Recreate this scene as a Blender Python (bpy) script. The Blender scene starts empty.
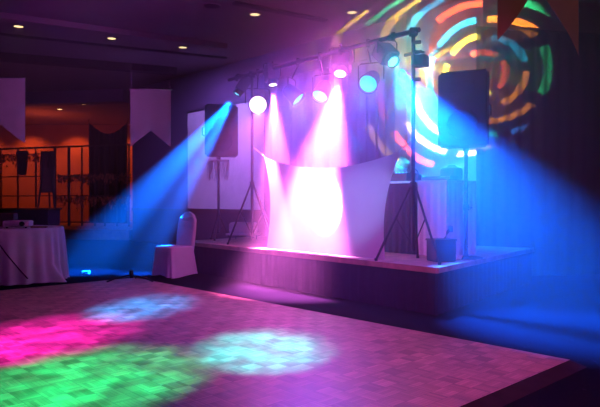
import bpy, bmesh, math, random
from mathutils import Vector, Matrix
random.seed(7)
S = bpy.context.scene
C = S.collection
F, HZ, CH = 610.0, 200.0, 1.2
def P(px, py, D):
    """a point at distance D seen at a photo position (used to measure the place)"""
    return Vector(((px-300)/F*D, D, CH+(HZ-py)/F*D))
PI = math.pi

# ---------------------------------------------------------------- materials
def nm(name):
    m = bpy.data.materials.new(name); m.use_nodes = True
    return m, m.node_tree.nodes, m.node_tree.links, m.node_tree.nodes['Principled BSDF']
def mat(name, col, rough=.6, metal=0, var=.15, scale=8, bump=0, emit=None, es=0, alpha=None, spec=.5, sheen=0):
    m, N, L, b = nm(name)
    tc = N.new('ShaderNodeTexCoord'); n = N.new('ShaderNodeTexNoise'); n.inputs['Scale'].default_value = scale
    n.inputs['Detail'].default_value = 4
    L.new(tc.outputs['Object'], n.inputs['Vector'])
    r = N.new('ShaderNodeValToRGB')
    a = [max(0, c*(1-var)) for c in col]; z = [min(1, c*(1+var)) for c in col]
    r.color_ramp.elements[0].color = (*a, 1); r.color_ramp.elements[1].color = (*z, 1)
    r.color_ramp.elements[0].position = .3; r.color_ramp.elements[1].position = .7
    L.new(n.outputs['Fac'], r.inputs['Fac']); L.new(r.outputs['Color'], b.inputs['Base Color'])
    b.inputs['Roughness'].default_value = rough; b.inputs['Metallic'].default_value = metal
    b.inputs['Specular IOR Level'].default_value = spec
    if sheen: b.inputs['Sheen Weight'].default_value = sheen
    if bump:
        bp = N.new('ShaderNodeBump'); bp.inputs['Strength'].default_value = bump; bp.inputs['Distance'].default_value = .02
        L.new(n.outputs['Fac'], bp.inputs['Height']); L.new(bp.outputs['Normal'], b.inputs['Normal'])
    if emit:
        b.inputs['Emission Color'].default_value = (*emit, 1); b.inputs['Emission Strength'].default_value = es
    return m
M = {}
M['black'] = mat('black_powder_coat', (.015,.015,.02), .5, spec=.25)
M['steel'] = mat('dark_steel', (.035,.035,.045), .5, .3, spec=.2)
M['chrome'] = mat('chrome', (.7,.7,.72), .2, 1)
M['speaker'] = mat('speaker_shell', (.02,.016,.035), .6, spec=.2, bump=.1, scale=60)
M['grille'] = mat('speaker_grille', (.022,.02,.035), .6, bump=.3, scale=180)
M['white_cloth'] = mat('white_cloth', (.78,.76,.78), .85, var=.06, scale=5, bump=.15)
M['banner'] = mat('banner_cloth', (.48,.36,.38), .9, var=.08, scale=6)
M['banner_brown'] = mat('banner_cloth_tan', (.42,.27,.22), .9, var=.1, scale=6)
M['black_cloth'] = mat('black_cloth', (.010,.008,.02), .95, scale=12, spec=.05)
M['drape'] = mat('black_drape_cloth', (.045,.045,.045), .95, scale=10, spec=.05)
M['navy_drape'] = mat('navy_drape_cloth', (.05,.035,.13), .9, scale=10, spec=.1)
M['skirt'] = mat('stage_skirt_cloth', (.022,.015,.04), .9, scale=10, spec=.1)
M['wall_light'] = mat('painted_wall_cream', (.45,.37,.34), .8, var=.04, scale=3)
M['wall_dark'] = mat('wall_covering_purple', (.13,.08,.16), .85, var=.1, scale=14)
M['wainscot'] = mat('dark_wainscot', (.05,.03,.06), .6, var=.2, scale=9)
M['wall_warm'] = mat('painted_wall_terracotta', (.50,.22,.10), .8, var=.1, scale=2)
M['ceil'] = mat('ceiling_paint', (.34,.25,.27), .9, var=.06, scale=2, spec=.1)
M['ceil_dark'] = mat('ceiling_slot', (.03,.02,.03), .9)
M['wood_dark'] = mat('dark_wood', (.09,.04,.025), .5, var=.4, scale=7)
M['deck'] = mat('stage_deck_board', (.42,.26,.19), .55, var=.3, scale=6)
M['edge'] = mat('metal_edge', (.02,.018,.025), .9, 0, spec=.1)
M['iron'] = mat('wrought_iron', (.03,.015,.015), .6)
M['leaf'] = mat('garland_leaf', (.40,.14,.06), .8, var=.5, scale=20)
M['tan'] = mat('tan_card', (.42,.26,.14), .8)
M['white_plastic'] = mat('white_plastic', (.75,.72,.72), .4)
M['red'] = mat('red_plastic', (.7,.06,.05), .4)
M['orange'] = mat('orange_plastic', (.75,.35,.12), .4)
M['tinsel'] = mat('silver_tinsel', (.9,.9,.92), .3, .2)
def emis(name, col, s): return mat(name, (.01,.01,.01), .6, emit=col, es=s, spec=.1)
M['em_warm'] = emis('warm_lamp', (1,.72,.35), 2.5)
M['em_warm_far'] = emis('warm_lamp_far', (1,.5,.2), 5)
M['em_pink'] = emis('pink_lens', (1,.55,.95), 7)
M['em_white'] = emis('white_pink_lens', (1,.75,1), 9)
M['em_cyan'] = emis('cyan_lens', (.0,.75,.95), 1.6)
M['em_blue'] = emis('blue_white_lens', (.15,.8,1), 4)

def carpet():
    m, N, L, b = nm('navy_patterned_carpet')
    tc = N.new('ShaderNodeTexCoord'); v = N.new('ShaderNodeTexVoronoi'); v.inputs['Scale'].default_value = 9
    n = N.new('ShaderNodeTexNoise'); n.inputs['Scale'].default_value = 30
    mp = N.new('ShaderNodeMapping'); mp.inputs['Scale'].default_value = (1, .5, 1); mp.inputs['Rotation'].default_value = (0,0,.8)
    L.new(tc.outputs['Object'], mp.inputs['Vector']); L.new(mp.outputs['Vector'], v.inputs['Vector']); L.new(tc.outputs['Object'], n.inputs['Vector'])
    r = N.new('ShaderNodeValToRGB')
    r.color_ramp.elements[0].position = .04; r.color_ramp.elements[0].color = (.025,.02,.03,1)
    r.color_ramp.elements[1].position = .14; r.color_ramp.elements[1].color = (.006,.005,.010,1)
    L.new(v.outputs['Distance'], r.inputs['Fac'])
    mx = N.new('ShaderNodeMix'); mx.data_type = 'RGBA'; mx.blend_type = 'MULTIPLY'; mx.inputs['Factor'].default_value = .7
    L.new(r.outputs['Color'], mx.inputs['A']); L.new(n.outputs['Fac'], mx.inputs['B'])
    L.new(mx.outputs['Result'], b.inputs['Base Color']); b.inputs['Roughness'].default_value = 1; b.inputs['Specular IOR Level'].default_value = .05
    return m
M['carpet'] = carpet()

def parquet():
    """basket-weave finger parquet in local XY: squares of five fingers, alternate direction, panel seams every 0.9 m"""
    m, N, L, b = nm('basket_weave_parquet')
    def mth(op, a, c=None):
        n = N.new('ShaderNodeMath'); n.operation = op
        for i, q in enumerate((a, c)):
            if q is None: continue
            if isinstance(q, (int, float)): n.inputs[i].default_value = q
            else: L.new(q, n.inputs[i])
        return n.outputs[0]
    tc = N.new('ShaderNodeTexCoord'); sp = N.new('ShaderNodeSeparateXYZ'); L.new(tc.outputs['Object'], sp.inputs[0])
    T = .125
    x = mth('DIVIDE', sp.outputs[0], T); y = mth('DIVIDE', sp.outputs[1], T)
    fx, fy = mth('FLOOR', x), mth('FLOOR', y)
    par = mth('MODULO', mth('ABSOLUTE', mth('ADD', fx, fy)), 2.0)
    par = mth('GREATER_THAN', par, .5)
    lx, ly = mth('FRACT', x), mth('FRACT', y)
    inv = mth('SUBTRACT', 1.0, par)
    a = mth('ADD', mth('MULTIPLY', lx, par), mth('MULTIPLY', ly, inv))
    k = mth('MULTIPLY', a, 5.0); fk = mth('FLOOR', k); lk = mth('FRACT', k)
    cb = N.new('ShaderNodeCombineXYZ'); L.new(fx, cb.inputs[0]); L.new(fy, cb.inputs[1]); L.new(fk, cb.inputs[2])
    wn = N.new('ShaderNodeTexWhiteNoise'); wn.noise_dimensions = '3D'; L.new(cb.outputs[0], wn.inputs['Vector'])
    cb2 = N.new('ShaderNodeCombineXYZ'); L.new(fx, cb2.inputs[0]); L.new(fy, cb2.inputs[1])
    wn2 = N.new('ShaderNodeTexWhiteNoise'); wn2.noise_dimensions = '3D'; L.new(cb2.outputs[0], wn2.inputs['Vector'])
    v = mth('ADD', mth('MULTIPLY', wn.outputs['Value'], .55), mth('MULTIPLY', wn2.outputs['Value'], .45))
    v = mth('ADD', mth('MULTIPLY', v, .75), mth('MULTIPLY', par, .2))
    r = N.new('ShaderNodeValToRGB')
    r.color_ramp.elements[0].position = .1; r.color_ramp.elements[0].color = (.18,.085,.05,1)
    r.color_ramp.elements[1].position = .9; r.color_ramp.elements[1].color = (.46,.235,.15,1)
    L.new(v, r.inputs['Fac'])
    gap = mth('MAXIMUM', mth('GREATER_THAN', mth('ABSOLUTE', mth('SUBTRACT', lk, .5)), .46),
              mth('MAXIMUM', mth('GREATER_THAN', mth('ABSOLUTE', mth('SUBTRACT', lx, .5)), .485), mth('GREATER_THAN', mth('ABSOLUTE', mth('SUBTRACT', ly, .5)), .485)))
    gap = mth('MULTIPLY', gap, .65)
    sx = mth('ABSOLUTE', mth('SUBTRACT', mth('FRACT', mth('DIVIDE', sp.outputs[0], 1.35)), .5))
    sy = mth('ABSOLUTE', mth('SUBTRACT', mth('FRACT', mth('DIVIDE', sp.outputs[1], 1.35)), .5))
    seam = mth('MULTIPLY', mth('GREATER_THAN', mth('MAXIMUM', sx, sy), .496), .4)
    dark = mth('MAXIMUM', gap, seam)
    mx = N.new('ShaderNodeMix'); mx.data_type = 'RGBA'; L.new(dark, mx.inputs['Factor'])
    L.new(r.outputs['Color'], mx.inputs['A']); mx.inputs['B'].default_value = (.03,.015,.012,1)
    L.new(mx.outputs['Result'], b.inputs['Base Color'])
    b.inputs['Roughness'].default_value = .42; b.inputs['Specular IOR Level'].default_value = .4
    return m
M['parquet'] = parquet()

def scrim_mat():
    m = bpy.data.materials.new('white_stretch_fabric'); m.use_nodes = True
    N, L = m.node_tree.nodes, m.node_tree.links
    N.clear()
    o = N.new('ShaderNodeOutputMaterial'); mx = N.new('ShaderNodeMixShader'); mx.inputs[0].default_value = .4
    d = N.new('ShaderNodeBsdfDiffuse'); t = N.new('ShaderNodeBsdfTranslucent')
    tc = N.new('ShaderNodeTexCoord'); n = N.new('ShaderNodeTexNoise'); n.inputs['Scale'].default_value = 3
    r = N.new('ShaderNodeValToRGB'); r.color_ramp.elements[0].color = (.72,.72,.74,1); r.color_ramp.elements[1].color = (.85,.85,.86,1)
    L.new(tc.outputs['Object'], n.inputs['Vector']); L.new(n.outputs['Fac'], r.inputs['Fac'])
    L.new(r.outputs['Color'], d.inputs['Color']); L.new(r.outputs['Color'], t.inputs['Color'])
    L.new(d.outputs[0], mx.inputs[1]); L.new(t.outputs[0], mx.inputs[2]); L.new(mx.outputs[0], o.inputs['Surface'])
    return m
M['scrim'] = scrim_mat()

# ---------------------------------------------------------------- geometry helpers
def tag(o, label=None, cat=None, group=None, kind=None):
    if label: o['label'] = label
    if cat: o['category'] = cat
    if group: o['group'] = group
    if kind: o['kind'] = kind
    return o
def empty(name, loc, rz=0, label=None, cat=None, group=None):
    o = bpy.data.objects.new(name, None); C.objects.link(o); o.location = loc; o.rotation_euler.z = rz
    o.empty_display_size = .1
    return tag(o, label, cat, group)
def obj(name, bm, m, parent=None, smooth=False, loc=None, rot=None):
    me = bpy.data.meshes.new(name)
    bmesh.ops.recalc_face_normals(bm, faces=bm.faces)
    if smooth:
        for f in bm.faces: f.smooth = True
        for e in bm.edges:
            if len(e.link_faces) == 2 and e.calc_face_angle(0) > .7: e.smooth = False
    bm.to_mesh(me); bm.free()
    me.materials.append(M[m] if isinstance(m, str) else m)
    o = bpy.data.objects.new(name, me); C.objects.link(o)
    if parent: o.parent = parent
    if loc is not None: o.location = loc
    if rot is not None: o.rotation_euler = rot
    return o
def nb(): return bmesh.new()
def box(bm, c, s, mtx=None, bevel=0):
    r = bmesh.ops.create_cube(bm, size=1)
    vs = r['verts']
    for v in vs:
        v.co = Vector((v.co.x*s[0]+c[0], v.co.y*s[1]+c[1], v.co.z*s[2]+c[2]))
    if bevel:
        es = list({e for v in vs for e in v.link_edges})
        rr = bmesh.ops.bevel(bm, geom=es, offset=bevel, segments=3, affect='EDGES', profile=.5)
        vs = list({v for f in rr['faces'] for v in f.verts} | {v for v in vs if v.is_valid})
    if mtx:
        for v in vs: v.co = mtx @ v.co
    return bm
def tube(bm, pts, r, seg=10, cap=True):
    pts = [Vector(p) for p in pts]; rings = []
    for i, p in enumerate(pts):
        d = (pts[min(i+1, len(pts)-1)] - pts[max(i-1, 0)]).normalized()
        a = d.cross(Vector((0,0,1)) if abs(d.z) < .9 else Vector((1,0,0))).normalized(); b = d.cross(a)
        rr = r[i] if isinstance(r, (list, tuple)) else r
        rings.append([bm.verts.new(p + (a*math.cos(2*PI*k/seg) + b*math.sin(2*PI*k/seg))*rr) for k in range(seg)])
    for A, B in zip(rings, rings[1:]):
        for k in range(seg): bm.faces.new((A[k], A[(k+1)%seg], B[(k+1)%seg], B[k]))
    if cap: bm.faces.new(rings[0]); bm.faces.new(rings[-1][::-1])
    return bm
def lathe(bm, prof, seg=32, mtx=None, cap0=True, cap1=True):
    rings = []
    for r, z in prof:
        rings.append([bm.verts.new((mtx or Matrix()) @ Vector((r*math.cos(2*PI*k/seg), r*math.sin(2*PI*k/seg), z))) for k in range(seg)])
    for A, B in zip(rings, rings[1:]):
        for k in range(seg): bm.faces.new((A[k], A[(k+1)%seg], B[(k+1)%seg], B[k]))
    if cap0: bm.faces.new(rings[0][::-1])
    if cap1: bm.faces.new(rings[-1])
    return bm
def prism(bm, poly, z0, z1):
    a = [bm.verts.new((x, y, z0)) for x, y in poly]; b = [bm.verts.new((x, y, z1)) for x, y in poly]
    n = len(poly)
    for k in range(n): bm.faces.new((a[k], a[(k+1)%n], b[(k+1)%n], b[k]))
    bm.faces.new(a[::-1]); bm.faces.new(b)
    return bm
def wallseg(bm, a, b, z0, z1, th=.12, side=1):
    a, b = Vector(a), Vector(b); d = (b-a).normalized(); n = Vector((-d.y, d.x))*th*side
    return prism(bm, [a, b, b+n, a+n], z0, z1)
def aim(d):
    """matrix turning local -Z to direction d"""
    return Vector(d).normalized().to_track_quat('-Z', 'Y').to_matrix().to_4x4()
def sheet(bm, fn, nu, nv, th=.004):
    """a sheet of cloth with a real thickness: fn(u, v) gives a point"""
    g = [[Vector(fn(i/nu, j/nv)) for j in range(nv+1)] for i in range(nu+1)]
    def nrm(i, j):
        a = g[min(i+1, nu)][j] - g[max(i-1, 0)][j]; b = g[i][min(j+1, nv)] - g[i][max(j-1, 0)]
        n = a.cross(b); return n.normalized() if n.length > 1e-9 else Vector((0,1,0))
    f = [[bm.verts.new(g[i][j]) for j in range(nv+1)] for i in range(nu+1)]
    k = [[bm.verts.new(g[i][j] + nrm(i, j)*th) for j in range(nv+1)] for i in range(nu+1)]
    for i in range(nu):
        for j in range(nv):
            bm.faces.new((f[i][j], f[i+1][j], f[i+1][j+1], f[i][j+1])); bm.faces.new((k[i][j], k[i][j+1], k[i+1][j+1], k[i+1][j]))
    for i in range(nu):
        bm.faces.new((f[i][0], k[i][0], k[i+1][0], f[i+1][0])); bm.faces.new((f[i][nv], f[i+1][nv], k[i+1][nv], k[i][nv]))
    for j in range(nv):
        bm.faces.new((f[0][j], f[0][j+1], k[0][j+1], k[0][j])); bm.faces.new((f[nu][j], k[nu][j], k[nu][j+1], f[nu][j+1]))
    return bm
def copy_tree(o, parent=None):
    c = o.copy(); C.objects.link(c); c.parent = parent
    for ch in list(o.children): copy_tree(ch, c)
    return c

# ---------------------------------------------------------------- directions of the room
W0, U = Vector((.55, 11.99)), Vector((.686, -.727))           # line of the back wall
def wl(s, off=0): # a point of the back wall line, off metres into the room
    n = Vector((-.727, -.686)); return W0 + U*s + n*off
F0, FU, FN = Vector((-1.63, 9.93)), Vector((.64, -.768)), Vector((.768, .64))   # line of the stage front
def fl(s, off=0): return F0 + FU*s + FN*off
CZ = 4.4

# ---------------------------------------------------------------- the setting
def struct(name, bm, m, smooth=False):
    return tag(obj(name, bm, m, None, smooth), kind='structure')
struct('floor', prism(nb(), [(-15,-2.5), (7.2,-2.5), (7.2,11), (3,11), (-3,26.5), (-15,26.5)], -.1, 0), 'carpet')
struct('ceiling', prism(nb(), [(-15,-2.5), (7.2,-2.5), (7.2,11), (3,11), (-3,26.5), (-15,26.5)], CZ, CZ+.1), 'ceil')
A, B = wl(-7.9), wl(3.36)
S1 = wl(1.98)
bm = nb(); wallseg(bm, A, S1, .93, CZ); struct('wall_back', bm, 'wall_dark')
bm = nb(); wallseg(bm, S1, B, .0, CZ); struct('wall_back_right', bm, 'wall_light')
bm = nb(); wallseg(bm, A, S1, 0, .93); o = struct('trim_1', bm, 'wainscot')
bm = nb(); wallseg(bm, wl(-7.9,.03), wl(1.98,.03), .9, .97, .03); struct('trim_2', bm, 'wood_dark')
bm = nb(); wallseg(bm, B, (7.2, 10.52), 0, CZ); struct('wall_right', bm, 'wall_light')
bm = nb(); wallseg(bm, (7.1, -2.5), (7.1, 10.6), 0, CZ, side=-1); struct('wall_side', bm, 'wall_dark')
bm = nb(); wallseg(bm, (-15, -2.4), (7.2, -2.4), 0, CZ, side=-1); struct('wall_front', bm, 'wall_dark')
bm = nb(); wallseg(bm, (-14.6, -2.4), (-14.6, 26.4), 0, CZ, side=1); struct('wall_left', bm, 'wall_warm')
bm = nb(); wallseg(bm, (-14.6, 26), (-2.8, 26), 0, CZ); struct('wall_far', bm, 'wall_warm')
bm = nb(); wallseg(bm, A, (-4.6, 26), 0, CZ, side=-1); struct('wall_return', bm, 'wall_dark')
bm = nb(); prism(bm, [(-14.5,20.2), (-5.1,18.2), (-4.8,25.9), (-14.5,25.9)], 0, .3); struct('trim_3', bm, 'wood_dark')
# ceiling step lines and slots
def rib(name, a, b, w, h, m):
    a, b = Vector(a), Vector(b); bm = nb(); wallseg(bm, a, b, CZ-h, CZ, w); return struct(name, bm, m)
def cp(px, py, z=CZ):
    D = (z-CH)*F/(HZ-py); return Vector(((px-300)/F*D, D))
def ext(a, b, k0, k1): d = b-a; return a+d*k0, a+d*k1
a, b = ext(cp(0,12), cp(150,33), -1.5, 1.62); rib('trim_4', a, b, .16, .10, 'ceil')
a, b = ext(cp(0,52), cp(150,65), -.5, 1.2); rib('trim_5', a, b, .25, .16, 'ceil_dark')
a, b = ext(cp(0,33), cp(150,49), -1, 1.6); rib('trim_6', a, b, .06, .04, 'ceil_dark')
rib('trim_7', cp(236,1), cp(328,19), .14, .03, 'ceil_dark')
rib('trim_8', cp(160,38), cp(222,47), .14, .03, 'ceil_dark')
# added header that keeps the far room's orange light off the front ceiling
bm = nb(); wallseg(bm, (-14.4, 19.2), (-5.1, 17.6), CZ-.35, CZ, .4); struct('trim_9', bm, 'wall_dark')
# white pilaster at the right end of the back wall
bm = nb(); a = wl(3.05,.10); b = wl(3.32,.10); wallseg(bm, a, b, .5, 1.85, .1); struct('trim_10', bm, 'wall_light')
# narrow brown upright between navy curtain and white wall
bm = nb(); a = wl(1.76,.14); b = wl(2.0,.14); wallseg(bm, a, b, .5, CZ, .13)
struct('trim_11', bm, mat('brown_pilaster', (.42,.25,.18), .8))

# ---------------------------------------------------------------- dance floor
D0, D1 = Vector((-2.49, 9.2)), Vector((1.98, 4.46))
du = (D1-D0).normalized(); dv = Vector((-.727, -.686))
dv = Vector((-abs(du.y), -abs(du.x)))
L1, L2 = (D1-D0).length, 7.6
t = empty('dance_floor', (D0.x, D0.y, 0), math.atan2(du.y, du.x), 'large square portable parquet dance floor lying on navy carpet', 'dance floor')
# local x along du, local -y along dv
bm = nb(); prism(bm, [(0,0), (L1,0), (L1,-L2), (0,-L2)], .0, .03); obj('parquet', bm, 'parquet', t)
def ramp(bm, a, b, out):
    a, b, out = Vector(a), Vector(b), Vector(out)
    v = [bm.verts.new((p.x, p.y, z)) for p, z in ((a,0),(b,0),(b+out,0),(a+out,0),(a,.031),(b,.031))]
    for q in ((0,3,2,1), (0,1,5,4), (4,5,2,3), (0,4,3), (1,2,5)): bm.faces.new([v[i] for i in q])
    return bm
obj('edge_ramp', ramp(nb(), (L1,0), (L1,-L2), (.12,0)), 'edge', t)
obj('edge_ramp', ramp(nb(), (0,0), (L1,0), (0,.04)), 'edge', t)
obj('edge_ramp', ramp(nb(), (0,0), (0,-L2), (-.04,0)), 'edge', t)

# ---------------------------------------------------------------- stage
SH = .5
f1, f2 = fl(-.6), Vector((1.41, 6.28)); r1 = Vector((3.4, 8.9))
back = [Vector((2.70, 9.33)), wl(1.5, .35), wl(-.85, .3)]
poly = [f1, f2, r1] + back
t = empty('stage_platform', (0,0,0), 0, 'low stage with dark pleated skirt and wooden deck behind the dance floor', 'stage')
obj('deck', prism(nb(), poly, SH-.06, SH), 'deck', t)
def skirt(bm, a, b, z0, z1, amp=.012, wave=.14, off=0.0, th=.006):
    a, b = Vector(a), Vector(b); d = (b-a); L = d.length; d = d/L; n = Vector((d.y, -d.x))
    nu = int(L/wave*8)
    def fn(u, v):
        s = u*L; w = amp*math.sin(2*PI*s/wave + .8*math.sin(s*2.3))*(.35+.65*(1-v))
        p = a + d*s + n*(w+off); return (p.x, p.y, z0+(z1-z0)*v)
    return sheet(bm, fn, nu, 4, th)
obj('skirt', skirt(nb(), f1, f2, .005, SH-.055, off=-.02), 'skirt', t, True)
obj('skirt', skirt(nb(), f2, r1, .005, SH-.055, off=-.02), 'skirt', t, True)
bm = nb(); wallseg(bm, f1, f2, SH-.055, SH+.004, .02, side=-1); obj('edge_trim', bm, 'deck', t)
bm = nb(); wallseg(bm, f2, r1, SH-.055, SH+.004, .02, side=-1); obj('edge_trim', bm, 'deck', t)

# ---------------------------------------------------------------- drapes
def curtain(name, a, b, z0, z1, m, label, cat, wave=.22, amp=.035, topfn=None):
    a, b = Vector(a), Vector(b); d = (b-a); L = d.length; d = d/L; n = Vector((d.y, -d.x)); nu = int(L/wave*8)
    t = empty(name, (a.x, a.y, z0), 0, label, cat)
    def fn(u, v):
        s = u*L; w = amp*math.sin(2*PI*s/wave + 1.1*math.sin(s*1.7))
        p = d*s + n*w; zt = z1 - (topfn(u) if topfn else 0); return (p.x, p.y, (zt-z0)*v)
    obj('cloth', sheet(nb(), fn, nu, 6, .006), m, t, True)
    if not topfn:
        obj('rail', tube(nb(), [(0,0,z1-z0), (d.x*L, d.y*L, z1-z0)], .02), 'steel', t)
    return t
curtain('black_drape', (2.72, 9.42), (6.9, 10.25), 0.005, 3.86, 'drape', 'tall black pleated drape covering the wall right of the loudspeaker', 'curtain', amp=.018)
curtain('backdrop_curtain', wl(-1.75,.16), wl(1.72,.16), SH if False else .01, 3.75, 'navy_drape', 'deep indigo curtain hanging on the wall behind the white stretch screen', 'curtain')
# scooped dark cloth in the far room
tt = curtain('swag_drape', (-8.30, 24.0), (-6.75, 23.9), .3, 4.25, 'black_cloth', 'dark hanging cloth with scooped top edge in the far red room', 'curtain', topfn=lambda u: .45*math.sin(PI*u))
for cx, cyy in ((0,0),(1.55,-.1)): obj('hanging_cord', tube(nb(), [(cx,cyy,3.9), (cx,cyy,4.1)], .012), 'iron', tt)

# projection screen left of the stage
t = empty('projection_screen', (0,0,0), 0, 'big pale lavender wall panel behind the far left loudspeaker', 'screen')
bm = nb(); wallseg(bm, wl(-4.9,.06), wl(-1.78,.06), .98, 3.4, .05); obj('panel', bm, 'white_cloth', t)
for z0, z1 in ((3.4,3.45),(.97,.985)): obj('frame_strip', wallseg(nb(), wl(-4.93,.075), wl(-1.76,.075), z0, z1, .07), 'edge', t)

# ---------------------------------------------------------------- banners
def banner(pl, pr, ztop, ztip, rise, m, label, wires=True):
    pl, pr = Vector(pl), Vector(pr); c = (pl+pr)/2; d = pr-pl; L = d.length; d /= L; n = Vector((d.y, -d.x))
    t = empty('hanging_banner', (c.x, c.y, ztip), 0, label, 'banner', None)
    def fn(u, v):
        x = (u-.5)*L; zb = rise*(1-abs(2*u-1)); w = .02*math.sin(u*9)*(1-v)
        p = d*x + n*w; return (p.x, p.y, zb + (ztop-ztip-zb)*v)
    obj('cloth', sheet(nb(), fn, 24, 12, .003), m, t, True)
    h = ztop-ztip
    obj('rod', tube(nb(), [(-d.x*(L/2+.03), -d.y*(L/2+.03), h), (d.x*(L/2+.03), d.y*(L/2+.03), h)], .012), 'chrome', t)
    for s in (-1, 1):
        obj('wire', tube(nb(), [(s*d.x*L*.48, s*d.y*L*.48, h), (s*d.x*L*.48, s*d.y*L*.48, CZ-ztip)], .004, 5), 'chrome', t)
    return t
def xy(px, D): return ((px-300)/F*D, D)
banner(xy(-28,11), xy(25.5,11), 3.4, 2.22, .36, 'banner', 'pale swallowtail banner hanging over the round table, cut by the left edge')
banner(xy(130.5,11), xy(171,11.1), 3.2, 2.16, .30, 'banner', 'pale swallowtail banner hanging in front of the dark far opening')
banner((1.486,4.6), (2.316,5.1), 3.9, 2.4, .52, 'banner_brown', 'brownish swallowtail banner hanging high above the right loudspeaker and black drape')

# ---------------------------------------------------------------- ceiling downlights
def downlight(px, py, label, m='em_warm', r=.085, far=False):
    p = cp(px, py); t = empty('ceiling_downlight', (p.x, p.y, CZ), 0, label, 'ceiling light', 'recessed ceiling lights')
    bm = nb(); lathe(bm, [(r+.035,-.0), (r+.035,-.012), (r,-.02), (r-.004,-.005), (r-.004,0)], cap0=False, cap1=False); obj('trim_ring', bm, 'ceil', t, True)
    bm = nb(); lathe(bm, [(r,-.006), (r,-.012)]); obj('lamp', bm, m, t)
    return p
dl = [(19,26,'small warm recessed ceiling light above the left edge banner'),
      (112,38,'warm recessed ceiling light, middle of the left row of three'),
      (183,47,'warm recessed ceiling light, rightmost of the left row, beside dark slot'),
      (255,14,'warm recessed ceiling light left of the long dark ceiling slot'),
      (352,12,'warm recessed ceiling light above the lighting bar, furthest right')]
for x, y, l in dl: downlight(x, y, l)
for x, y, l in ((60,109,'tiny orange recessed ceiling light in the far red room, left one'), (83,104,'tiny orange recessed ceiling light in the far red room, right one')):
    downlight(x, y, l, 'em_warm_far', .09)
for x, y, l in ((212,6,'dark round ceiling grille left of a warm ceiling light'),):
    p = cp(x, y); t = empty('ceiling_speaker', (p.x, p.y, CZ), 0, l, 'ceiling grille')
    obj('grille', lathe(nb(), [(.13,0),(.13,-.01),(.11,-.015)]), 'ceil_dark', t)
    obj('ring', lathe(nb(), [(.15,0),(.15,-.012),(.13,-.012),(.13,0)], cap0=False, cap1=False), 'ceil', t)

# ---------------------------------------------------------------- loudspeakers and stands
def loudspeaker(loc, rz, label, tilt=0):
    t = empty('loudspeaker', loc, rz, label, 'loudspeaker')      # local -Y is the front, z=0 the bottom
    t.rotation_euler.x = tilt
    W, H, D = .60, .92, .50
    def section(z, k=1): # trapezoid plan, tapered back
        return [(-W/2*k, -D/2), (W/2*k, -D/2), (W/2*.62*k, D/2), (-W/2*.62*k, D/2)]
    bm = nb(); prism(bm, section(0), 0, H)
    for v in bm.verts:
        if v.co.y > 0: v.co.z = .10 + (v.co.z)*(.80/.90)*.95      # the back is lower than the front
    bmesh.ops.bevel(bm, geom=list(bm.edges), offset=.035, segments=3, affect='EDGES')
    obj('cabinet', bm, 'speaker', t, True)
    bm = nb(); box(bm, (0, -D/2-.008, H/2), (W*.88, .02, H*.92), bevel=.009)
    g = obj('grille', bm, 'grille', t, True)
    bm = nb(); lathe(bm, [(.19,0), (.19,-.012), (.17,-.02), (.165,-.008)], mtx=Matrix.Translation((0,-D/2-.018,.28)) @ Matrix.Rotation(PI/2,4,'X') @ Matrix.Scale(-1,4,(0,0,1)), cap1=False)
    obj('woofer_ring', bm, 'speaker', t, True)
    bm = nb(); box(bm, (0, -D/2-.022, .72), (.28, .012, .13), bevel=.005); obj('horn_frame', bm, 'speaker', t, True)
    for s in (-1, 1):
        bm = nb(); tube(bm, [(s*W*.42,-.02,.38), (s*(W*.42+.035),-.02,.40), (s*(W*.42+.035),-.02,.52), (s*W*.42,-.02,.54)], .012); obj('handle', bm, 'black', t, True)
    obj('pole_socket', lathe(nb(), [(.035,-.03),(.035,.03)], 16), 'black', t)
    return t
def round_stand(loc, h, label):
    t = empty('speaker_stand', loc, 0, label, 'speaker stand')
    obj('base_plate', lathe(nb(), [(.0,0),(.20,0),(.20,.012),(.03,.03),(.03,.05)], 32, cap0=False), 'black', t, True)
    obj('pole', tube(nb(), [(0,0,.04),(0,0,h)], .022, 14), 'black', t, True)
    obj('collar', lathe(nb(), [(.034,h*.45),(.034,h*.45+.07)], 16), 'black', t)
    k = nb(); tube(k, [(0,0,h*.45+.03),(.07,-.02,h*.45+.03)], .01, 8); obj('knob', k, 'black', t)
    return t
def tripod_stand(loc, h, label, legh, rad, angs, name='lighting_stand', cat='lighting stand', r=.022):
    t = empty(name, loc, 0, label, cat)
    obj('pole', tube(nb(), [(0,0,.12),(0,0,h)], r, 14), 'steel', t, True)
    obj('collar', lathe(nb(), [(r+.014,legh-.05),(r+.014,legh+.03)], 16), 'black', t)
    for a in angs:
        ra = rad
        if isinstance(a, tuple): a, ra = a
        c, s = math.cos(a), math.sin(a)
        l = obj('leg', tube(nb(), [(c*.03,s*.03,legh-.02),(c*ra,s*ra,.015)], .014, 8), 'steel', t, True)
        obj('rubber_foot', lathe(nb(), [(.018,0),(.02,.03)], 12), 'black', l, loc=(c*ra, s*ra, 0))
        obj('brace', tube(nb(), [(0,0,.16),(c*ra*.45,s*ra*.45,.015+(legh-.035)*.55)], .008, 6), 'steel', t)
    return t
RS = Vector((2.0, 7.35))
loudspeaker((RS.x, RS.y, 1.80), math.radians(-24), 'big dark loudspeaker on a pole at the right end of the stage')
round_stand((RS.x, RS.y, SH), 1.28, 'black speaker pole with round base at the right edge of the stage')
LS = Vector((-1.43, 10.7))
loudspeaker((LS.x, LS.y, 1.93), math.radians(22), 'purple-lit loudspeaker on a pole left of the white stretch screen')
st = tripod_stand((LS.x, LS.y, SH), 1.41, 'slim black speaker stand under the far left loudspeaker', .42, .2, (.3, 2.4, 4.5), 'speaker_stand', 'speaker stand')
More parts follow.
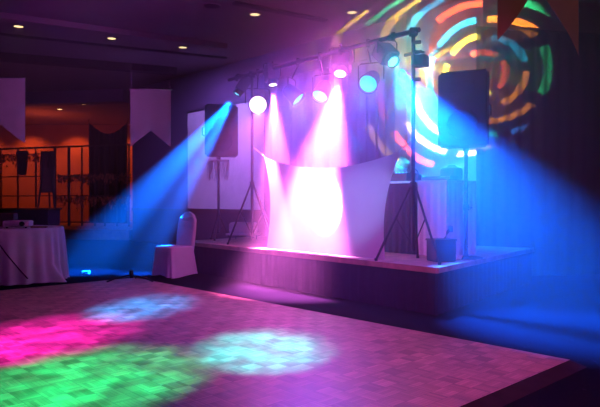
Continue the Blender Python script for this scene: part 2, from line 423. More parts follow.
# tinsel fringe under the left loudspeaker
t = empty('tinsel_fringe', (LS.x, LS.y, 1.90), 0, 'silvery tinsel fringe dangling around the pole below the left loudspeaker', 'fringe')
obj('ring', lathe(nb(), [(.19,-.0),(.19,-.02),(.023,-.02),(.023,0)], 24, cap0=False, cap1=False), 'tinsel', t)
bm = nb()
for k in range(46):
    a = random.random()*2*PI; r = random.uniform(.11,.19); l = random.uniform(.12,.36)
    pts = [(r*math.cos(a)+random.uniform(-.015,.015), r*math.sin(a), -.02-l*q/4) for q in range(5)]
    tube(bm, pts, .0045, 4)
tag(obj('strands', bm, 'tinsel', t), kind='stuff')

# ---------------------------------------------------------------- lighting stands, bar and fixtures
T0, T1 = Vector((-.73, 9.3)), Vector((1.29, 6.95))
TU = (T1-T0).normalized(); BZ = 3.12
def tb(px, extra=0):
    k = (px-300)/F # X = k*D on the bar line
    s = (k*T0.y - T0.x)/(TU.x - k*TU.y); return T0 + TU*s
tripod_stand((T0.x, T0.y, SH), BZ-SH-.03, 'lighting stand with braced legs at the left side of the white screen', .95, .5, (PI*.80, PI*1.75, PI*.25))
tripod_stand((T1.x, T1.y, SH), BZ-SH-.03, 'dark lighting stand in front of the table, its leg at the stage corner', .88, .42, (math.atan2(-.36,.22), PI*.95, PI*.4))
t = empty('lighting_bar', (T0.x, T0.y, BZ), 0, 'long dark bar carrying the row of stage lights', 'lighting bar')
e0, e1 = tb(229)-T0, tb(419)-T0
obj('tube', tube(nb(), [(e0.x,e0.y,0),(e1.x,e1.y,0)], .028, 14), 'steel', t, True)
for q in (T0, T1):
    bm = nb(); box(bm, (q.x-T0.x, q.y-T0.y, -.01), (.09,.09,.09), bevel=.01); obj('bracket', bm, 'black', t)
bm = nb(); q = T1-T0
tube(bm, [(q.x-.08,q.y+.1,-.25),(q.x+.07,q.y-.08,-.25)], .02)
obj('cross_arm', bm, 'steel', t)
for zz in (-.13, -.40, -.55):
    bm = nb(); tube(bm, [(q.x-.02,q.y,zz),(q.x+.08,q.y-.03,zz)], .022, 8); obj('knob', bm, 'black', t)

def fixture(px, py, d, kind, lens, label, size=1.0):
    """a lamp hanging from the bar; the lens centre is seen near (px, py) and points along d"""
    p = tb(px); D = p.y; z = CH+(HZ-py)/F*D
    d = Vector(d).normalized(); Mx = aim(d)
    root = empty('par_can' if kind == 'par' else 'beam_light', (p.x, p.y, z), 0, label, 'stage light')
    drop = BZ - z
    if kind == 'par':
        R, Ln = .115*size, .26*size
        bm = nb(); lathe(bm, [(.05*size,Ln),(.085*size,Ln-.02),(R*.92,Ln*.6),(R,.02),(R+.012,.0),(R+.012,-.02),(R,-.02),(R-.008,.012)], 28, mtx=Mx, cap1=False)
        obj('can', bm, 'steel', root, True)
        bm = nb(); lathe(bm, [(R-.006,.006),(R-.03,-.004),(.01,-.010)], 28, mtx=Mx); obj('lens', bm, lens, root, True)
    else:
        R, Ln = .06*size, .30*size
        bm = nb(); box(bm, (0,0,Ln*.62), (.19*size,.17*size,Ln*.8), mtx=Mx, bevel=.015); 
        obj('body', bm, 'black', root, True)
        bm = nb(); lathe(bm, [(R+.012,.07),(R+.012,-.01),(R,-.01),(R,.02)], 24, mtx=Mx, cap0=False, cap1=False); obj('lens_tube', bm, 'steel', root, True)
        bm = nb(); lathe(bm, [(R,.01),(R*.5,-.002)], 24, mtx=Mx); obj('lens', bm, lens, root, True)
    # yoke round the body, then hanger and hook clamp on the bar
    c = Mx @ Vector((0,0,Ln*.5)); side = d.cross(Vector((0,0,1))).normalized(); w = R+.05 if kind == 'par' else .13*size
    top = Vector((0,0,drop)); yk = Vector((c.x, c.y, c.z + w*1.15))
    bm = nb(); tube(bm, [c+side*w, yk+side*w, yk+side*w*.8+Vector((0,0,.02)), yk-side*w*.8+Vector((0,0,.02)), yk-side*w, c-side*w], .009, 6); obj('yoke', bm, 'black', root, True)
    bm = nb(); tube(bm, [yk+Vector((0,0,.02)), Vector((0,0,max(drop-.06, yk.z+.04)))], .012, 8); obj('hanger', bm, 'black', root)
    bm = nb(); box(bm, (0,0,drop-.0), (.05,.05,.10), bevel=.01); obj('clamp', bm, 'black', root)
    return Vector((p.x, p.y, z)), d, root
def spot(name, loc, d, col, W, ang, blend=.3, r=.03, off=.12):
    l = bpy.data.lights.new(name, 'SPOT'); l.color = col; l.energy = W; l.spot_size = math.radians(ang); l.spot_blend = blend; l.shadow_soft_size = r
    o = bpy.data.objects.new(name, l); C.objects.link(o); d = Vector(d).normalized()
    o.location = Vector(loc)+d*off; o.rotation_euler = d.to_track_quat('-Z','Y').to_euler()
    return o
def beam_gobo(o, amount=.85, scale=9, seed=0):
    """streaks across the beam, as a patterned glass in the lamp gives"""
    l = o.data; l.use_nodes = True; N, L = l.node_tree.nodes, l.node_tree.links
    e = N.get('Emission'); tc = N.new('ShaderNodeTexCoord'); n = N.new('ShaderNodeTexNoise')
    n.inputs['Scale'].default_value = scale; n.inputs['Detail'].default_value = 1
    mp = N.new('ShaderNodeMapping'); mp.inputs['Location'].default_value = (seed*3.1, seed, 0)
    L.new(tc.outputs['Normal'], mp.inputs['Vector']); L.new(mp.outputs['Vector'], n.inputs['Vector'])
    r = N.new('ShaderNodeMapRange'); r.inputs['From Min'].default_value = .35; r.inputs['From Max'].default_value = .62
    r.inputs['To Min'].default_value = 1-amount; r.inputs['To Max'].default_value = 1+amount*.3
    L.new(n.outputs['Fac'], r.inputs['Value']); L.new(r.outputs['Result'], e.inputs['Strength'])

BLUE, PINK, CYAN = (0,.125,1), (1,.16,.8), (0,.75,1)
# left blue beams
p1, d1, r1_ = fixture(237, 94, P(120,262,9.0)-P(237,94,9.4), 'beam', 'em_blue', 'small beam light shining blue at the left end of the lighting bar')
spot('blue_beam', p1, P(92,262,10.1)-p1, BLUE, 50000, 20, .95)
spot('blue_beam', p1, P(138,275,9.9)-p1, BLUE, 42000, 13.5, .9)
# pink par with a round bright lens
p2, d2, r2_ = fixture(258, 105, (.12,-1,-.28), 'par', 'em_pink', 'par can with a bright round pink lens left of the white screen corner', 1.15)
spot('pink_glow', p2, (.12,-.4,-1), PINK, 150, 130, 1)
# small pink beam
p3, d3, r3_ = fixture(273, 85, (.10,-.25,-1), 'beam', 'em_white', 'beam light shining narrow pink ray down above the screen left corner')
spot('pink_beam', p3, Vector((.10,-.25,-2.3)), PINK, 14000, 28, .6)
# cyan pars
fixture(298, 99, (.75,-.25,-.75), 'par', 'em_cyan', 'cyan par can tilted right, next right of the narrow pink beam', .95)
fixture(320, 96, (-.35,-.55,-.75), 'par', 'em_cyan', 'cyan par can just left of the brightest lamp', .95)
# main bright beam
p4, d4, r4_ = fixture(340, 74, (-.18,-.6,-1), 'beam', 'em_white', 'brightest beam light at the middle of the bar, pouring pink light down', 1.25)
spot('pink_beam', p4, Vector((-.29,.35,0))+Vector((-.19,-.16,-2.6)), (1,.16,.85), 23000, 46, .8, .04)
spot('pink_glow', p4, (-.5,-.6,-.7), (1,.10,.8), 110, 110, 1, .05)
spot('pink_glow', p4, (-.1,-1,.1), (1,.12,.8), 60, 170, 1, .05)
fixture(368, 84, (-.35,-.75,-.5), 'par', 'em_cyan', 'cyan par can with white centre right of the brightest lamp', 1.0)
# right blue beam
p5, d5, r5_ = fixture(393, 62, (.5,-1,-.9), 'beam', 'em_blue', 'beam light shining wide blue ray to the right beside the right stand', 1.1)
spot('blue_beam', p5, Vector((2.5,5.75,0))-p5, (0,.105,1), 29000, 44, 1, .03)
spot('blue_wash', p5, Vector((2.35,9.2,.9))-p5, (0,.24,1), 2300, 58, .7, .05)  # added spot turned backwards to light wall and table blue
spot('blue_glow', p5, (0,-1,-.3), CYAN, 25, 150, 1, .05)

# ---------------------------------------------------------------- white stretch screen
t = empty('stretch_screen', (fl(1.71,.12).x, fl(1.71,.12).y, SH), 0, 'white stretch fabric screen with concave edges across the front of the stage', 'screen')
base = fl(0,.12); tl = t.location
def single(bm, fn, nu, nv):
    g = [[bm.verts.new(fn(i/nu, j/nv)) for j in range(nv+1)] for i in range(nu+1)]
    for i in range(nu):
        for j in range(nv): bm.faces.new((g[i][j], g[i+1][j], g[i+1][j+1], g[i][j+1]))
    return bm
def scr(u, v):
    # v 0 bottom, 1 top
    s0 = 1.66 + .10*math.sin(PI*min(v,1))*.9 - .06*v**3
    s1 = 3.93 - .05*math.sin(PI*v) + .24*v**2.2
    s = s0+(s1-s0)*u
    zt = 1.83*(1-u) + 1.765*u - .19*math.sin(PI*u)**.8*(1 if u < 1 else 0)
    zb = .515
    p = fl(s,.12)
    q = .02*math.sin(PI*u)*math.sin(PI*v)
    return (p.x-tl.x-FN.x*q, p.y-tl.y-FN.y*q, zb+(zt-zb)*v-tl.z)
obj('fabric', single(nb(), scr, 48, 28), 'scrim', t, True)
c = Vector(scr(0,1)); a = Vector((T0.x+.02,T0.y,2.0))-tl
obj('tie_cord', tube(nb(), [c, a], .006, 6), 'white_cloth', t)
c = Vector(scr(1,1)); a = Vector((T1.x-.02,T1.y,1.90))-tl
obj('tie_cord', tube(nb(), [c, a], .006, 6), 'white_cloth', t)
# lamp on the deck behind the screen
pb = fl(2.95,.75)
root = empty('par_can', (pb.x, pb.y, SH), 0, 'floor par can behind the white screen lighting it turquoise', 'stage light')
dd = Vector((fl(2.9,0).x-pb.x, fl(2.9,0).y-pb.y, .45)).normalized(); Mx = Matrix.Translation((0,0,.17)) @ aim(dd)
bm = nb(); lathe(bm, [(.05,.26),(.085,.24),(.10,.15),(.115,0),(.11,0),(.105,.02)], 28, mtx=Mx, cap1=False); obj('can', bm, 'steel', root, True)
bm = nb(); lathe(bm, [(.105,.02),(.02,.005)], 28, mtx=Mx); obj('lens', bm, 'em_cyan', root, True)
bm = nb(); box(bm, (0,0,.01), (.2,.06,.02)); box(bm, (0,0,.06), (.03,.03,.1)); obj('floor_foot', bm, 'black', root)
SCR = spot('turquoise_spot', Vector((pb.x,pb.y,SH+.17)), dd, (.0,1,.85), 1100, 48, .2, .04, .05)

# ---------------------------------------------------------------- tables on the stage
def skirted_table(s0, s1, m, label, name='skirted_table'):
    a, b = fl(s0,1.0), fl(s1,1.0); c = (a+b)/2; L = (b-a).length
    t = empty(name, (c.x, c.y, SH), math.atan2(FU.y, FU.x), label, 'table')   # local x along the front, +y to the back
    H = .945
    bm = nb(); box(bm, (0,.3,H-.015), (L,.62,.03), bevel=.006); obj('tabletop', bm, 'white_plastic', t)
    obj('skirt', skirt(nb(), (-L/2,-.01), (L/2,-.01), .006, H-.03, .012, .11), m, t, True)
    for x in (-L/2+.05, L/2-.05):
        for y in (.06,.54):
            obj('leg', tube(nb(), [(x,y,0),(x,y,H-.03)], .014, 8), 'steel', t)
    if s1 > 4:
        obj('skirt', skirt(nb(), (L/2-.005,0), (L/2-.005,.6), .006, H-.03, .012, .11), m, t, True)
    return t
ta = skirted_table(2.2, 3.66, 'black_cloth', 'table with a black pleated skirt behind the right side of the screen')
tb_ = skirted_table(3.70, 4.14, 'white_cloth', 'narrow table with white cloth front beside the right lighting stand')
TZ = SH+.945
def on_table(s, off): p = fl(s, off); return (p.x, p.y, TZ)
rzf = math.atan2(FU.y, FU.x)
# lamp-like device with a tilted orange shade
t = empty('dj_mixer', on_table(3.29,1.2), rzf, 'low black equipment box on the black skirted table beside the stand', 'equipment')
bm = nb(); box(bm, (0,0,.055), (.30,.26,.11), bevel=.01); obj('case', bm, 'black', t)
for k in range(4): obj('knob', lathe(nb(), [(.012,.11),(.010,.13)], 10), 'white_plastic', t, loc=(-.09+.06*k,-.06,0))
t = empty('desk_lamp', on_table(3.12,1.36), rzf, 'small orange and white lamp head leaning over the black table', 'lamp')
bm = nb(); lathe(bm, [(.07,0),(.07,.02),(.012,.03),(.012,.12)], 20); obj('base', bm, 'black', t)
Mx = Matrix.Translation((0,-.02,.22)) @ Matrix.Rotation(math.radians(38),4,'Y')
bm = nb(); lathe(bm, [(.085,-.10),(.075,.10),(.07,.10),(.08,-.10)], 24, mtx=Mx, cap0=False, cap1=False); obj('shade', bm, 'orange', t, True)
bm = nb(); lathe(bm, [(.088,-.02),(.088,.02),(.08,.02),(.08,-.02)], 24, mtx=Mx, cap0=False, cap1=False); obj('shade_band', bm, 'white_plastic', t, True)
t = empty('red_case', on_table(2.97,1.25), rzf, 'small red box on the table right beside the screen edge', 'box')
bm = nb(); box(bm, (0,0,.08), (.20,.16,.16), bevel=.012); obj('shell', bm, 'red', t)
bm = nb(); tube(bm, [(-.05,0,.16),(-.05,0,.20),(.05,0,.20),(.05,0,.16)], .008, 6); obj('handle', bm, 'black', t)
t = empty('headphones', on_table(3.50,1.15), rzf, 'black headphones lying on the black skirted table beside the stand', 'headphones')
bm = nb(); tube(bm, [(.075*math.cos(a), 0, .05+.11*math.sin(a)) for a in [PI*k/10 for k in range(11)]], .008, 6); obj('headband', bm, 'black', t)
for s in (-1,1): obj('ear_cup', lathe(nb(), [(.045,-.02),(.045,.02)], 16, mtx=Matrix.Translation((.075*s,0,.045)) @ Matrix.Rotation(PI/2,4,'Y')), 'black', t)
t = empty('keyboard_controller', on_table(3.93,1.12), rzf, 'flat dark controller board along the front of the white clothed table', 'equipment')
bm = nb(); box(bm, (0,0,.022), (.44,.18,.044), bevel=.008); obj('case', bm, 'black', t)
for k in range(8): 
    bm = nb(); box(bm, (-.175+.05*k,0,.047), (.04,.1,.008)); obj('key', bm, 'steel', t)
t = empty('coffee_machine', on_table(3.93,1.36), rzf, 'dark rounded device on the white clothed table behind the flat board', 'equipment')
bm = nb(); box(bm, (0,0,.085), (.24,.2,.17), bevel=.04); obj('body', bm, 'speaker', t, True)
bm = nb(); tube(bm, [(-.07,0,.165),(-.04,0,.19),(.05,0,.19),(.08,0,.165)], .012, 8); obj('handle', bm, 'black', t)
t.name = 'dark_device'
# dark crate with cables on the deck
t = empty('equipment_crate', (1.62, 7.0, SH), .3, 'dark crate with gear sticking out on the deck below the white table', 'crate')
bm = nb(); box(bm, (0,0,.12), (.26,.22,.24), bevel=.012); obj('shell', bm, 'speaker', t)
bm = nb(); box(bm, (0,0,.245), (.275,.235,.02), bevel=.004); obj('rim', bm, 'black', t)
bm = nb(); tube(bm, [(.05,0,.25),(.08,.0,.33),(.13,.02,.36)], .018, 8); tube(bm, [(.13,.02,.33),(.13,.02,.40)], .03, 10); obj('microphone_stub', bm, 'black', t)
pts = []
for k in range(60):
    a = k/60*2*PI*3.3; pts.append((.075*math.cos(a)+.004*k/10, .075*math.sin(a), .01+.004*k/6))
bm = nb(); tube(bm, pts, .006, 6); o = obj('cable_coil', bm, 'white_plastic'); o.location = (1.80, 7.12, SH); tag(o, 'loop of pale cable lying on the deck beside the dark crate', 'cable')

# white covered box on a small stool, far left of the deck
t = empty('white_case', (-1.0, 10.75, SH), -.3, 'white rounded case on short legs on the stage left of the screen', 'case')
bm = nb(); box(bm, (0,0,.21), (.44,.32,.20), bevel=.05); obj('body', bm, 'white_cloth', t, True)
bm = nb(); box(bm, (0,0,.10), (.52,.38,.035), bevel=.015); obj('tray', bm, 'white_plastic', t, True)
for sx in (-.2,.2):
    for sy in (-.13,.13): obj('leg', tube(nb(), [(sx,sy,0),(sx,sy,.09)], .012, 8), 'steel', t)

# ---------------------------------------------------------------- chair with a white slip cover
def chair(loc, rz, label):
    t = empty('banquet_chair', loc, rz, label, 'chair')      # faces local -Y
    def ring(bm, pts): return [bm.verts.new(p) for p in pts]
    def rr(w, d, r, n, cy=0, fold=0, ph=0):
        out = []
        for k in range(n):
            a = 2*PI*k/n; c, s = math.cos(a), math.sin(a)
            e = .32; x = math.copysign(abs(c)**e, c)*w/2; y = math.copysign(abs(s)**e, s)*d/2
            q = 1+fold*math.sin(a*9+ph); out.append((x*q, y*q+cy))
        return out
    n = 72; bm = nb(); rings = []
    for z, w, d, fo in ((.01,.54,.56,.045),(.12,.52,.54,.035),(.28,.49,.51,.02),(.42,.46,.48,.006),(.462,.45,.47,.0),(.475,.42,.44,0)):
        rings.append(ring(bm, [(x, y, z + (.02*math.sin(3*math.atan2(y, x)) if z < .05 else 0)+ (.012 if z < .05 else 0)) for x, y in rr(w, d, 0, n, 0, fo, z*6)]))
    for A_, B_ in zip(rings, rings[1:]):
        for k in range(n): bm.faces.new((A_[k], A_[(k+1)%n], B_[(k+1)%n], B_[k]))
    bm.faces.new(rings[-1]); bm.faces.new(rings[0][::-1])
    obj('seat_cover', bm, 'white_cloth', t, True)
    bm = nb(); rings = []
    n = 48
    for k in range(15):
        v = k/14; z = .40+.60*v
        w = .40+.03*math.sin(v*PI) if v < .72 else .40*math.sqrt(max(0.02, 1-((v-.72)/.285)**2))+.02
        d = .085-.03*v; y = .20+.07*v
        sag = .012*math.sin(z*60)*(1 if .5 < v < .95 else .3)
        rings.append(ring(bm, [(x, yy + sag*math.cos(x*6), z + .012*math.sin(x*16+k)) for x, yy in rr(w, d, 0, n, y, .012, k)]))
    for A_, B_ in zip(rings, rings[1:]):
        for k in range(n): bm.faces.new((A_[k], A_[(k+1)%n], B_[(k+1)%n], B_[k]))
    bm.faces.new(rings[-1]); bm.faces.new(rings[0][::-1])
    obj('backrest_cover', bm, 'white_cloth', t, True)
    return t
chair((-1.98, 9.62, 0), math.radians(-42), 'white slip-covered banquet chair beside the left end of the stage')

# ---------------------------------------------------------------- round table at the left
TC = Vector((-4.38, 9.25)); TH = .79; TR = .74
t = empty('round_table', (TC.x, TC.y, 0), 0, 'round table under floor-length white cloth at the left edge', 'table')
obj('tabletop', lathe(nb(), [(TR-.01,TH-.03),(TR-.01,TH-.006)], 64), 'wood_dark', t)
obj('pedestal', lathe(nb(), [(.3,0),(.3,.03),(.04,.06),(.04,TH-.03)], 24), 'steel', t)
def rc(a, z):
    v = 1-z/TH
    f = math.sin(a*26+1.4*math.sin(a*3))*.034*v**.6 + math.sin(a*11)*.014*v
    lump = .22*math.exp(-((a+.35)/.16)**2)*max(0, v-.72)/.28
    return TR+.004 + .05*v + f + lump
bm = nb(); n = 220; rings = []
for z in (.006,.06,.14,.25,.38,.52,.65,.74,.775,TH):
    rr_ = .0
    rings.append([bm.verts.new(((rc(2*PI*k/n-PI, z)-(.01 if z == TH else 0))*math.cos(2*PI*k/n-PI), (rc(2*PI*k/n-PI, z)-(.01 if z == TH else 0))*math.sin(2*PI*k/n-PI), z)) for k in range(n)])
for A_, B_ in zip(rings, rings[1:]):
    for k in range(n): bm.faces.new((A_[k], A_[(k+1)%n], B_[(k+1)%n], B_[k]))
bm.faces.new(rings[-1])
o = obj('tablecloth', bm, 'white_cloth', None, True); o.location = (TC.x, TC.y, 0)
tag(o, 'white floor-length cloth with deep folds draped over the round table', 'tablecloth')
pts = []
for k in range(14):
    q = k/13; a = -1.50+.62*q; z = TH-.02-.68*q; r = rc(a, z)+.03
    pts.append((TC.x+r*math.cos(a), TC.y+r*math.sin(a), z))
pts = [(TC.x+.55*math.cos(-1.5), TC.y+.55*math.sin(-1.5), TH+.012), (TC.x+.74*math.cos(-1.5), TC.y+.74*math.sin(-1.5), TH+.012)] + pts
o = obj('power_cord', tube(nb(), pts, .009, 6), 'black'); tag(o, 'dark cord slanting down the front of the white tablecloth', 'cord')
t = empty('projector', (-4.12, 8.92, TH+.001), .15, 'white projector lying on the round table', 'projector')
bm = nb(); box(bm, (0,0,.065), (.36,.26,.09), bevel=.02); obj('body', bm, 'white_plastic', t, True)
for sx in (-.13,.13): obj('foot', lathe(nb(), [(.015,0),(.015,.025)], 10), 'black', t, loc=(sx,-.09,0))
obj('lens', lathe(nb(), [(.035,0),(.035,.03),(.025,.03)], 20, mtx=Matrix.Translation((.09,-.125,.065)) @ Matrix.Rotation(PI/2,4,'X')), 'black', t)
bm = nb(); box(bm, (0,0,.012), (.22,.16,.024), bevel=.004); o = obj('notebook', bm, 'tan', None, loc=(-3.84, 8.98, TH+.001), rot=(0,0,.3)); tag(o, 'thin tan booklet beside the white projector on the round table', 'book')
t = empty('carton', (-4.52, 9.42, TH+.001), .1, 'small brown carton behind the projector at the left edge', 'box')
bm = nb(); box(bm, (0,0,.10), (.24,.2,.20), bevel=.004); obj('body', bm, 'wood_dark', t)
bm = nb(); box(bm, (0,0,.201), (.05,.2,.003)); obj('tape', bm, 'tan', t)
# small white box on the carpet
t = empty('floor_socket_box', (-3.46, 9.85, 0), .2, 'small white socket box lying on the carpet right of the round table', 'box')
bm = nb(); box(bm, (0,0,.03), (.13,.08,.06), bevel=.012); obj('shell', bm, 'white_plastic', t, True)
bm = nb(); box(bm, (0,-.041,.03), (.07,.006,.03)); obj('socket', bm, 'black', t)
# low tripod at the dance floor edge
t = empty('tripod_base', (-2.42, 8.75, .03), 0, 'low black tripod foot standing on the back corner of the dance floor', 'tripod')
obj('hub', lathe(nb(), [(.025,.05),(.03,.12),(.02,.16)], 14), 'black', t, True)
for a, l in ((PI*1.12,.34), (-.25,.34), (PI*.52,.3)):
    obj('leg', tube(nb(), [(0,0,.10),(l*math.cos(a)*.6,l*math.sin(a)*.6,.06),(l*math.cos(a),l*math.sin(a),.012)], .011, 8), 'black', t, True)

# ---------------------------------------------------------------- far room: railing screen, easel, sideboard, hanging cloth
def rp(px):  # railing line
    k = (px-300)/F; a, b = Vector((-13.2, 23.3)), Vector((-4.7, 20.3)); d = b-a
    s = (k*a.y-a.x)/(d.x-k*d.y); return a+d*s
t = empty('railing_screen', (0,0,.3), 0, 'tall dark metal railing screen with garland in front of the red room', 'railing')
zt = 2.78

for z in (zt, zt-.22, 1.75, 1.05, .12):
    a = rp(-12); b = rp(131 if z != zt-.22 else 54)
    obj('rail', tube(nb(), [(a.x,a.y,z),(b.x,b.y,z)], .035 if z > 2.6 else .022, 6), 'iron', t)
for px in (1, 18, 36, 55, 69, 82, 95, 105, 117, 129):
    q = rp(px); obj('post', tube(nb(), [(q.x,q.y,0),(q.x,q.y,zt)], .05 if px in (55,69) else .032, 6), 'iron', t)
bm = nb()
for px in range(-8, 130, 2):
    q = rp(px); 
    if px > 55 or px < 0: tube(bm, [(q.x,q.y,.12),(q.x,q.y,1.75)], .010, 4)
tag(obj('balusters', bm, 'iron', t), kind='stuff')
def garland(z, x0, x1, n, drop):
    bm = nb()
    for k in range(n):
        px = random.uniform(x0, x1); q = rp(px); zz = z - abs(random.gauss(0, drop))
        sz = random.uniform(.04,.11); mtx = Matrix.Translation((q.x+random.uniform(-.06,.06), q.y-.05+random.uniform(-.08,.06), zz)) @ Matrix.Rotation(random.random()*6,4,'Z') @ Matrix.Rotation(random.random()*6,4,'X')
        vs = [bm.verts.new(mtx @ Vector(p)) for p in ((0,-sz,0),(sz*.4,0,.01),(0,sz,0),(-sz*.4,0,.01))]; bm.faces.new(vs)
    return bm
for z, x0, x1, n, d in ((zt-.25,-10,56,420,.16),(1.78,58,130,420,.16),(1.0,58,130,380,.14)):
    tag(obj('garland', garland(z,x0,x1,n,d), 'leaf', t), kind='stuff')
q = rp(24)
t = empty('hanging_bag', (q.x, q.y-.1, 2.2), 0, 'dark cloth bag hanging from the left part of the railing', 'bag')
bm = nb(); prism(bm, [(-.24,-.06),(.24,-.06),(.20,.06),(-.20,.06)], -.10, .78)
for v in bm.verts:
    if v.co.z < 0: v.co.x *= .6
bmesh.ops.bevel(bm, geom=list(bm.edges), offset=.03, segments=2, affect='EDGES'); obj('body', bm, 'black_cloth', t, True)
bm = nb(); tube(bm, [(-.15,0,.75),(-.12,.05,.90),(.12,.05,.90),(.15,0,.75)], .015, 6); obj('strap', bm, 'black_cloth', t)
pe = P(47, 200, 16)
t = empty('easel', (pe.x, pe.y, 0), .2, 'dark easel with a tall board in front of the railing', 'easel')
bm = nb(); box(bm, (0,0,1.95), (.38,.04,1.1)); obj('board', bm, 'wood_dark', t, rot=(math.radians(-4),0,0))
for x, y in ((-.3,-.2),(.3,-.2),(0,.55)):
    obj('leg', tube(nb(), [(x,y,0),(x*.2,.06,2.45)], .025, 6), 'iron', t)
ps = P(14, 200, 14.5)
t = empty('sideboard', (ps.x, ps.y, 0), -.1, 'low dark sideboard standing behind the round table', 'sideboard')
bm = nb(); box(bm, (0,0,.5), (2.0,.55,.95), bevel=.01); obj('body', bm, 'wainscot', t)
bm = nb(); box(bm, (0,0,.99), (2.1,.62,.04), bevel=.008); obj('top', bm, 'wood_dark', t)
for x in (-.5,0,.5):
    bm = nb(); box(bm, (x,-.285,.5), (.46,.02,.8)); d_ = obj('door', bm, 'wainscot', t)
    obj('handle', tube(nb(), [(x+.18,-.31,.5),(x+.18,-.31,.62)], .01, 6), 'chrome', d_)
for x in (-.95,.95):
    for y in (-.22,.22):
        bm = nb(); box(bm, (x,y,.0125), (.05,.05,.025)); obj('foot', bm, 'wood_dark', t)

# ---------------------------------------------------------------- lights of the place and added fill
def point(name, loc, col, W, r=.1):
    l = bpy.data.lights.new(name, 'POINT'); l.color = col; l.energy = W; l.shadow_soft_size = r
    o = bpy.data.objects.new(name, l); C.objects.link(o); o.location = loc; return o
# pools of colour on the dance floor, from lamps at the ceiling
def pool(name, px, py, col, W, ang, h=4.2, dx=0, dy=0, blend=.7):
    D = F*CH/(py-HZ); x = (px-300)/F*D
    o = spot(name, (x+dx, 1.2, h), (-dx,D-1.2,-h), col, W, ang, blend, .05, 0); beam_gobo(o, .6, 26, px); return o
pool('green_pool', 88, 384, (.0,1,.36), 9000, 19, dx=-.8, blend=1)
pool('magenta_pool', 35, 342, (.85,.02,1), 13000, 17, dx=-1, blend=1)
pool('blue_pool', 142, 310, (.0,.24,1), 36000, 10.5, dx=-.6, blend=1)
pool('cyan_pool', 264, 353, (.0,.75,1), 20000, 13, dx=.3, blend=1)
# warm far room
for x in (-13.4, -11.4, -9.5, -7.6, -5.6):
    spot('warm_spot', (x, 25.2, 4.3), (0,.12,-1), (1,.16,.04), 140, 120, .8, .1, 0)
point('warm_room_fill', (-9.5, 22.5, 3.2), (1,.12,.04), 60, .3)  # added unseen fill for the orange glow of the far room
# added unseen spots that tint the ceiling and dance floor purple and red
spot('purple_ceiling_fill', (-5.5, 3.0, 2.6), (.35,.8,.9), (.45,.02,.8), 700, 110, 1, .2, 0)
spot('magenta_ceiling_fill', (-2.0, 2.0, 2.6), (.25,.8,.62), (.9,.06,.5), 420, 70, 1, .2, 0)
spot('red_wash', (1.2, .8, 4.2), (.02,.95,-1), (1,.06,.17), 1000, 50, 1, .2, 0)
spot('violet_wash', (-2.0, 1.2, 4.2), (.24,.85,-.62), (.5,.03,1), 900, 40, 1, .2, 0)
spot('banner_wash', (-3.0, 2.5, 3.0), P(85,120,11)-Vector((-3.0,2.5,3.0)), (.6,.18,.8), 1000, 30, .8, .2, 0)  # added out of view to brighten the two pale banners
spot('warm_spot', (3.6, 3.4, 4.3), (-1.6,1.5,-1.0), (1,.36,.25), 32, 100, .8, .08, 0)  # added out of view to warm up the brownish banner
spot('mauve_wash', (1.3, 8.2, 4.33), (.9,1.9,-.6), (1,.35,.5), 110, 100, 1, .1, 0)  # added spot without a fixture, brightens the upper right back wall
spot('indigo_wash', (-2.3, 12.3, 4.33), Vector((-2.3,14.6,2.0))-Vector((-2.3,12.3,4.33)), (.42,.22,1), 800, 100, .8, .06, 0)  # added spot without a fixture, lights the pale wall panel
q = P(285,205,8.4); spot('screen_wash_pink', (-1.6,1.5,3.6), q-Vector((-1.6,1.5,3.6)), (1,.22,.85), 1800, 12, .8, .1, 0)  # added unseen front spot, tints the left of the screen pink
q = P(355,205,7.3); spot('screen_wash_violet', (1.0,1.5,3.6), q-Vector((1.0,1.5,3.6)), (.26,.33,1), 3300, 9.5, .8, .1, 0)  # added unseen front spot, tints the right of the screen violet
for px, py in ((298,99),(320,96),(368,84)):  # added indigo spots at the cyan pars, tinting the stage haze
    q = tb(px); spot('indigo_glow', (q.x, q.y-.15, CH+(HZ-py)/F*q.y), (-.2,-1,-.9), (.10,.08,1), 90 if px > 350 else 200, 130, 1, .08, .12)

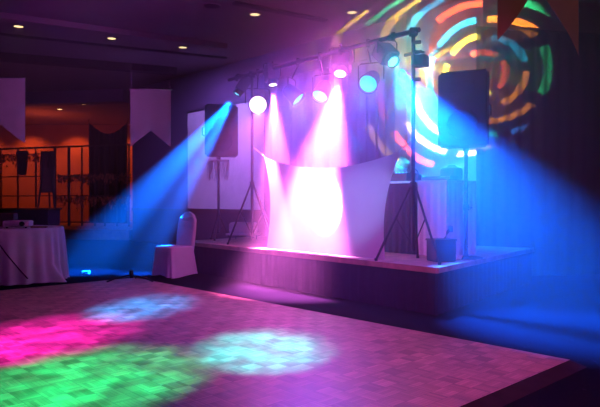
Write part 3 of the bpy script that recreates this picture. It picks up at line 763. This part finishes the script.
# effect light with rings of coloured dashes on the right part of the back wall
tgt = P(482, 74, 9.45); src = Vector((1.44, 7.16, 2.82))
az = math.radians(16); gl = spot('ring_effect_light', src, Vector((math.sin(az), math.cos(az), .13)), (1,1,1), 9500, 62, .1, .006, .1)
root = empty('effect_light', src, 0, 'small dark effect light throwing coloured rings, on the right lighting stand', 'stage light')
Mx = aim(tgt-src)
bm = nb(); box(bm, (0,0,.09), (.16,.14,.18), mtx=Mx, bevel=.015); obj('body', bm, 'black', root, True)
bm = nb(); lathe(bm, [(.045,.0),(.045,-.03),(.04,-.03),(.04,.0)], 20, mtx=Mx, cap0=False, cap1=False); obj('lens_tube', bm, 'steel', root, True)
bm = nb(); e_ = Vector((T1.x, T1.y, 2.9))-src; tube(bm, [e_, (0,-.05,.10)], .014, 8); obj('arm', bm, 'black', root)
def ring_gobo(o):
    l = o.data; l.use_nodes = True; N, L = l.node_tree.nodes, l.node_tree.links; e = N.get('Emission')
    def mth(op, *a):
        n = N.new('ShaderNodeMath'); n.operation = op
        for i, q in enumerate(a):
            if isinstance(q, (int, float)): n.inputs[i].default_value = q
            else: L.new(q, n.inputs[i])
        return n.outputs[0]
    tc = N.new('ShaderNodeTexCoord'); sp = N.new('ShaderNodeSeparateXYZ'); L.new(tc.outputs['Normal'], sp.inputs[0])
    z = mth('ABSOLUTE', sp.outputs[2]); x = mth('SUBTRACT', mth('DIVIDE', sp.outputs[0], z), .26); y = mth('DIVIDE', sp.outputs[1], z)
    r = mth('SQRT', mth('ADD', mth('MULTIPLY', x, x), mth('MULTIPLY', y, y)))
    th = mth('ADD', mth('DIVIDE', mth('ARCTAN2', y, x), 2*PI), .5)
    q = mth('DIVIDE', r, .088); ri = mth('FLOOR', q); rf = mth('FRACT', q)
    band = mth('LESS_THAN', mth('ABSOLUTE', mth('SUBTRACT', rf, .5)), .19)
    tt = mth('MULTIPLY', mth('ADD', th, mth('MULTIPLY', ri, .137)), mth('ADD', 3.0, ri))
    ti = mth('FLOOR', tt); tf = mth('FRACT', tt)
    seg = mth('LESS_THAN', mth('ABSOLUTE', mth('SUBTRACT', tf, .5)), .40)
    cb = N.new('ShaderNodeCombineXYZ'); L.new(ri, cb.inputs[0]); L.new(ti, cb.inputs[1])
    wn = N.new('ShaderNodeTexWhiteNoise'); wn.noise_dimensions = '3D'; L.new(cb.outputs[0], wn.inputs['Vector'])
    cr = N.new('ShaderNodeValToRGB'); cr.color_ramp.interpolation = 'CONSTANT'; E = cr.color_ramp.elements
    cols = [(1,.75,.03),(1,.10,.02),(.02,.75,.25),(.03,.25,1),(1,.8,.05),(0,.5,.8),(1,.3,.02)]
    E[0].position = 0; E[0].color = (*cols[0],1); E[1].position = 1/7; E[1].color = (*cols[1],1)
    for k in range(2, 7): n_ = E.new(k/7); n_.color = (*cols[k],1)
    L.new(wn.outputs['Value'], cr.inputs['Fac']); L.new(cr.outputs['Color'], e.inputs['Color'])
    on = mth('GREATER_THAN', wn.outputs['Value'], .08)
    inner = mth('GREATER_THAN', r, .088)
    L.new(mth('MULTIPLY', mth('MULTIPLY', band, seg), mth('MULTIPLY', on, inner)), e.inputs['Strength'])
ring_gobo(gl)

# ---------------------------------------------------------------- haze
def haze():
    m = bpy.data.materials.new('stage_haze'); m.use_nodes = True; N, L = m.node_tree.nodes, m.node_tree.links
    N.clear(); o = N.new('ShaderNodeOutputMaterial'); v = N.new('ShaderNodeVolumeScatter')
    
    tc = N.new('ShaderNodeTexCoord'); sp = N.new('ShaderNodeSeparateXYZ'); mr = N.new('ShaderNodeMapRange'); mr.interpolation_type = 'SMOOTHSTEP'
    L.new(tc.outputs['Object'], sp.inputs[0]); L.new(sp.outputs[2], mr.inputs['Value'])
    mr.inputs['From Min'].default_value = 0; mr.inputs['From Max'].default_value = 2.6; mr.inputs['To Min'].default_value = .045; mr.inputs['To Max'].default_value = .14
    L.new(mr.outputs['Result'], v.inputs['Density']); v.inputs['Anisotropy'].default_value = .4; v.inputs['Color'].default_value = (1,1,1,1)
    L.new(v.outputs[0], o.inputs['Volume']); return m
bm = nb(); prism(bm, [(-7,8.9), (-2.7,8.9), (1.4,4.3), (6.9,4.3), (6.9,9.9), (2.5,9.6), (-.6,12.3), (-3,11.7), (-7,11.7)], .002, 4.38)
o = obj('haze', bm, haze()); tag(o, 'thin artificial fog filling the air over the stage and dance floor', 'haze', kind='stuff')

# ---------------------------------------------------------------- camera and render look
cam = bpy.data.cameras.new('camera'); co = bpy.data.objects.new('camera', cam); C.objects.link(co)
cam.sensor_width = 36; cam.lens = F/600*36; cam.clip_end = 100
co.location = (0, 0, CH); co.rotation_euler = (math.radians(90)-math.atan(3.5/F), 0, 0)
S.camera = co
w = bpy.data.worlds.new('world'); S.world = w; w.use_nodes = True
w.node_tree.nodes['Background'].inputs[0].default_value = (0,0,0,1)
vs = S.view_settings; vs.view_transform = 'Standard'; vs.look = 'None'; vs.exposure = 0; vs.gamma = 1; vs.use_curve_mapping = False
cy = S.cycles
try:
    cy.use_denoising = True; cy.denoiser = 'OPENIMAGEDENOISE'; cy.denoising_input_passes = 'RGB_ALBEDO_NORMAL'
except Exception: pass
cy.max_bounces = 4; cy.diffuse_bounces = 2; cy.glossy_bounces = 2; cy.transmission_bounces = 3; cy.volume_bounces = 0
cy.sample_clamp_indirect = 3; cy.caustics_reflective = False; cy.caustics_refractive = False
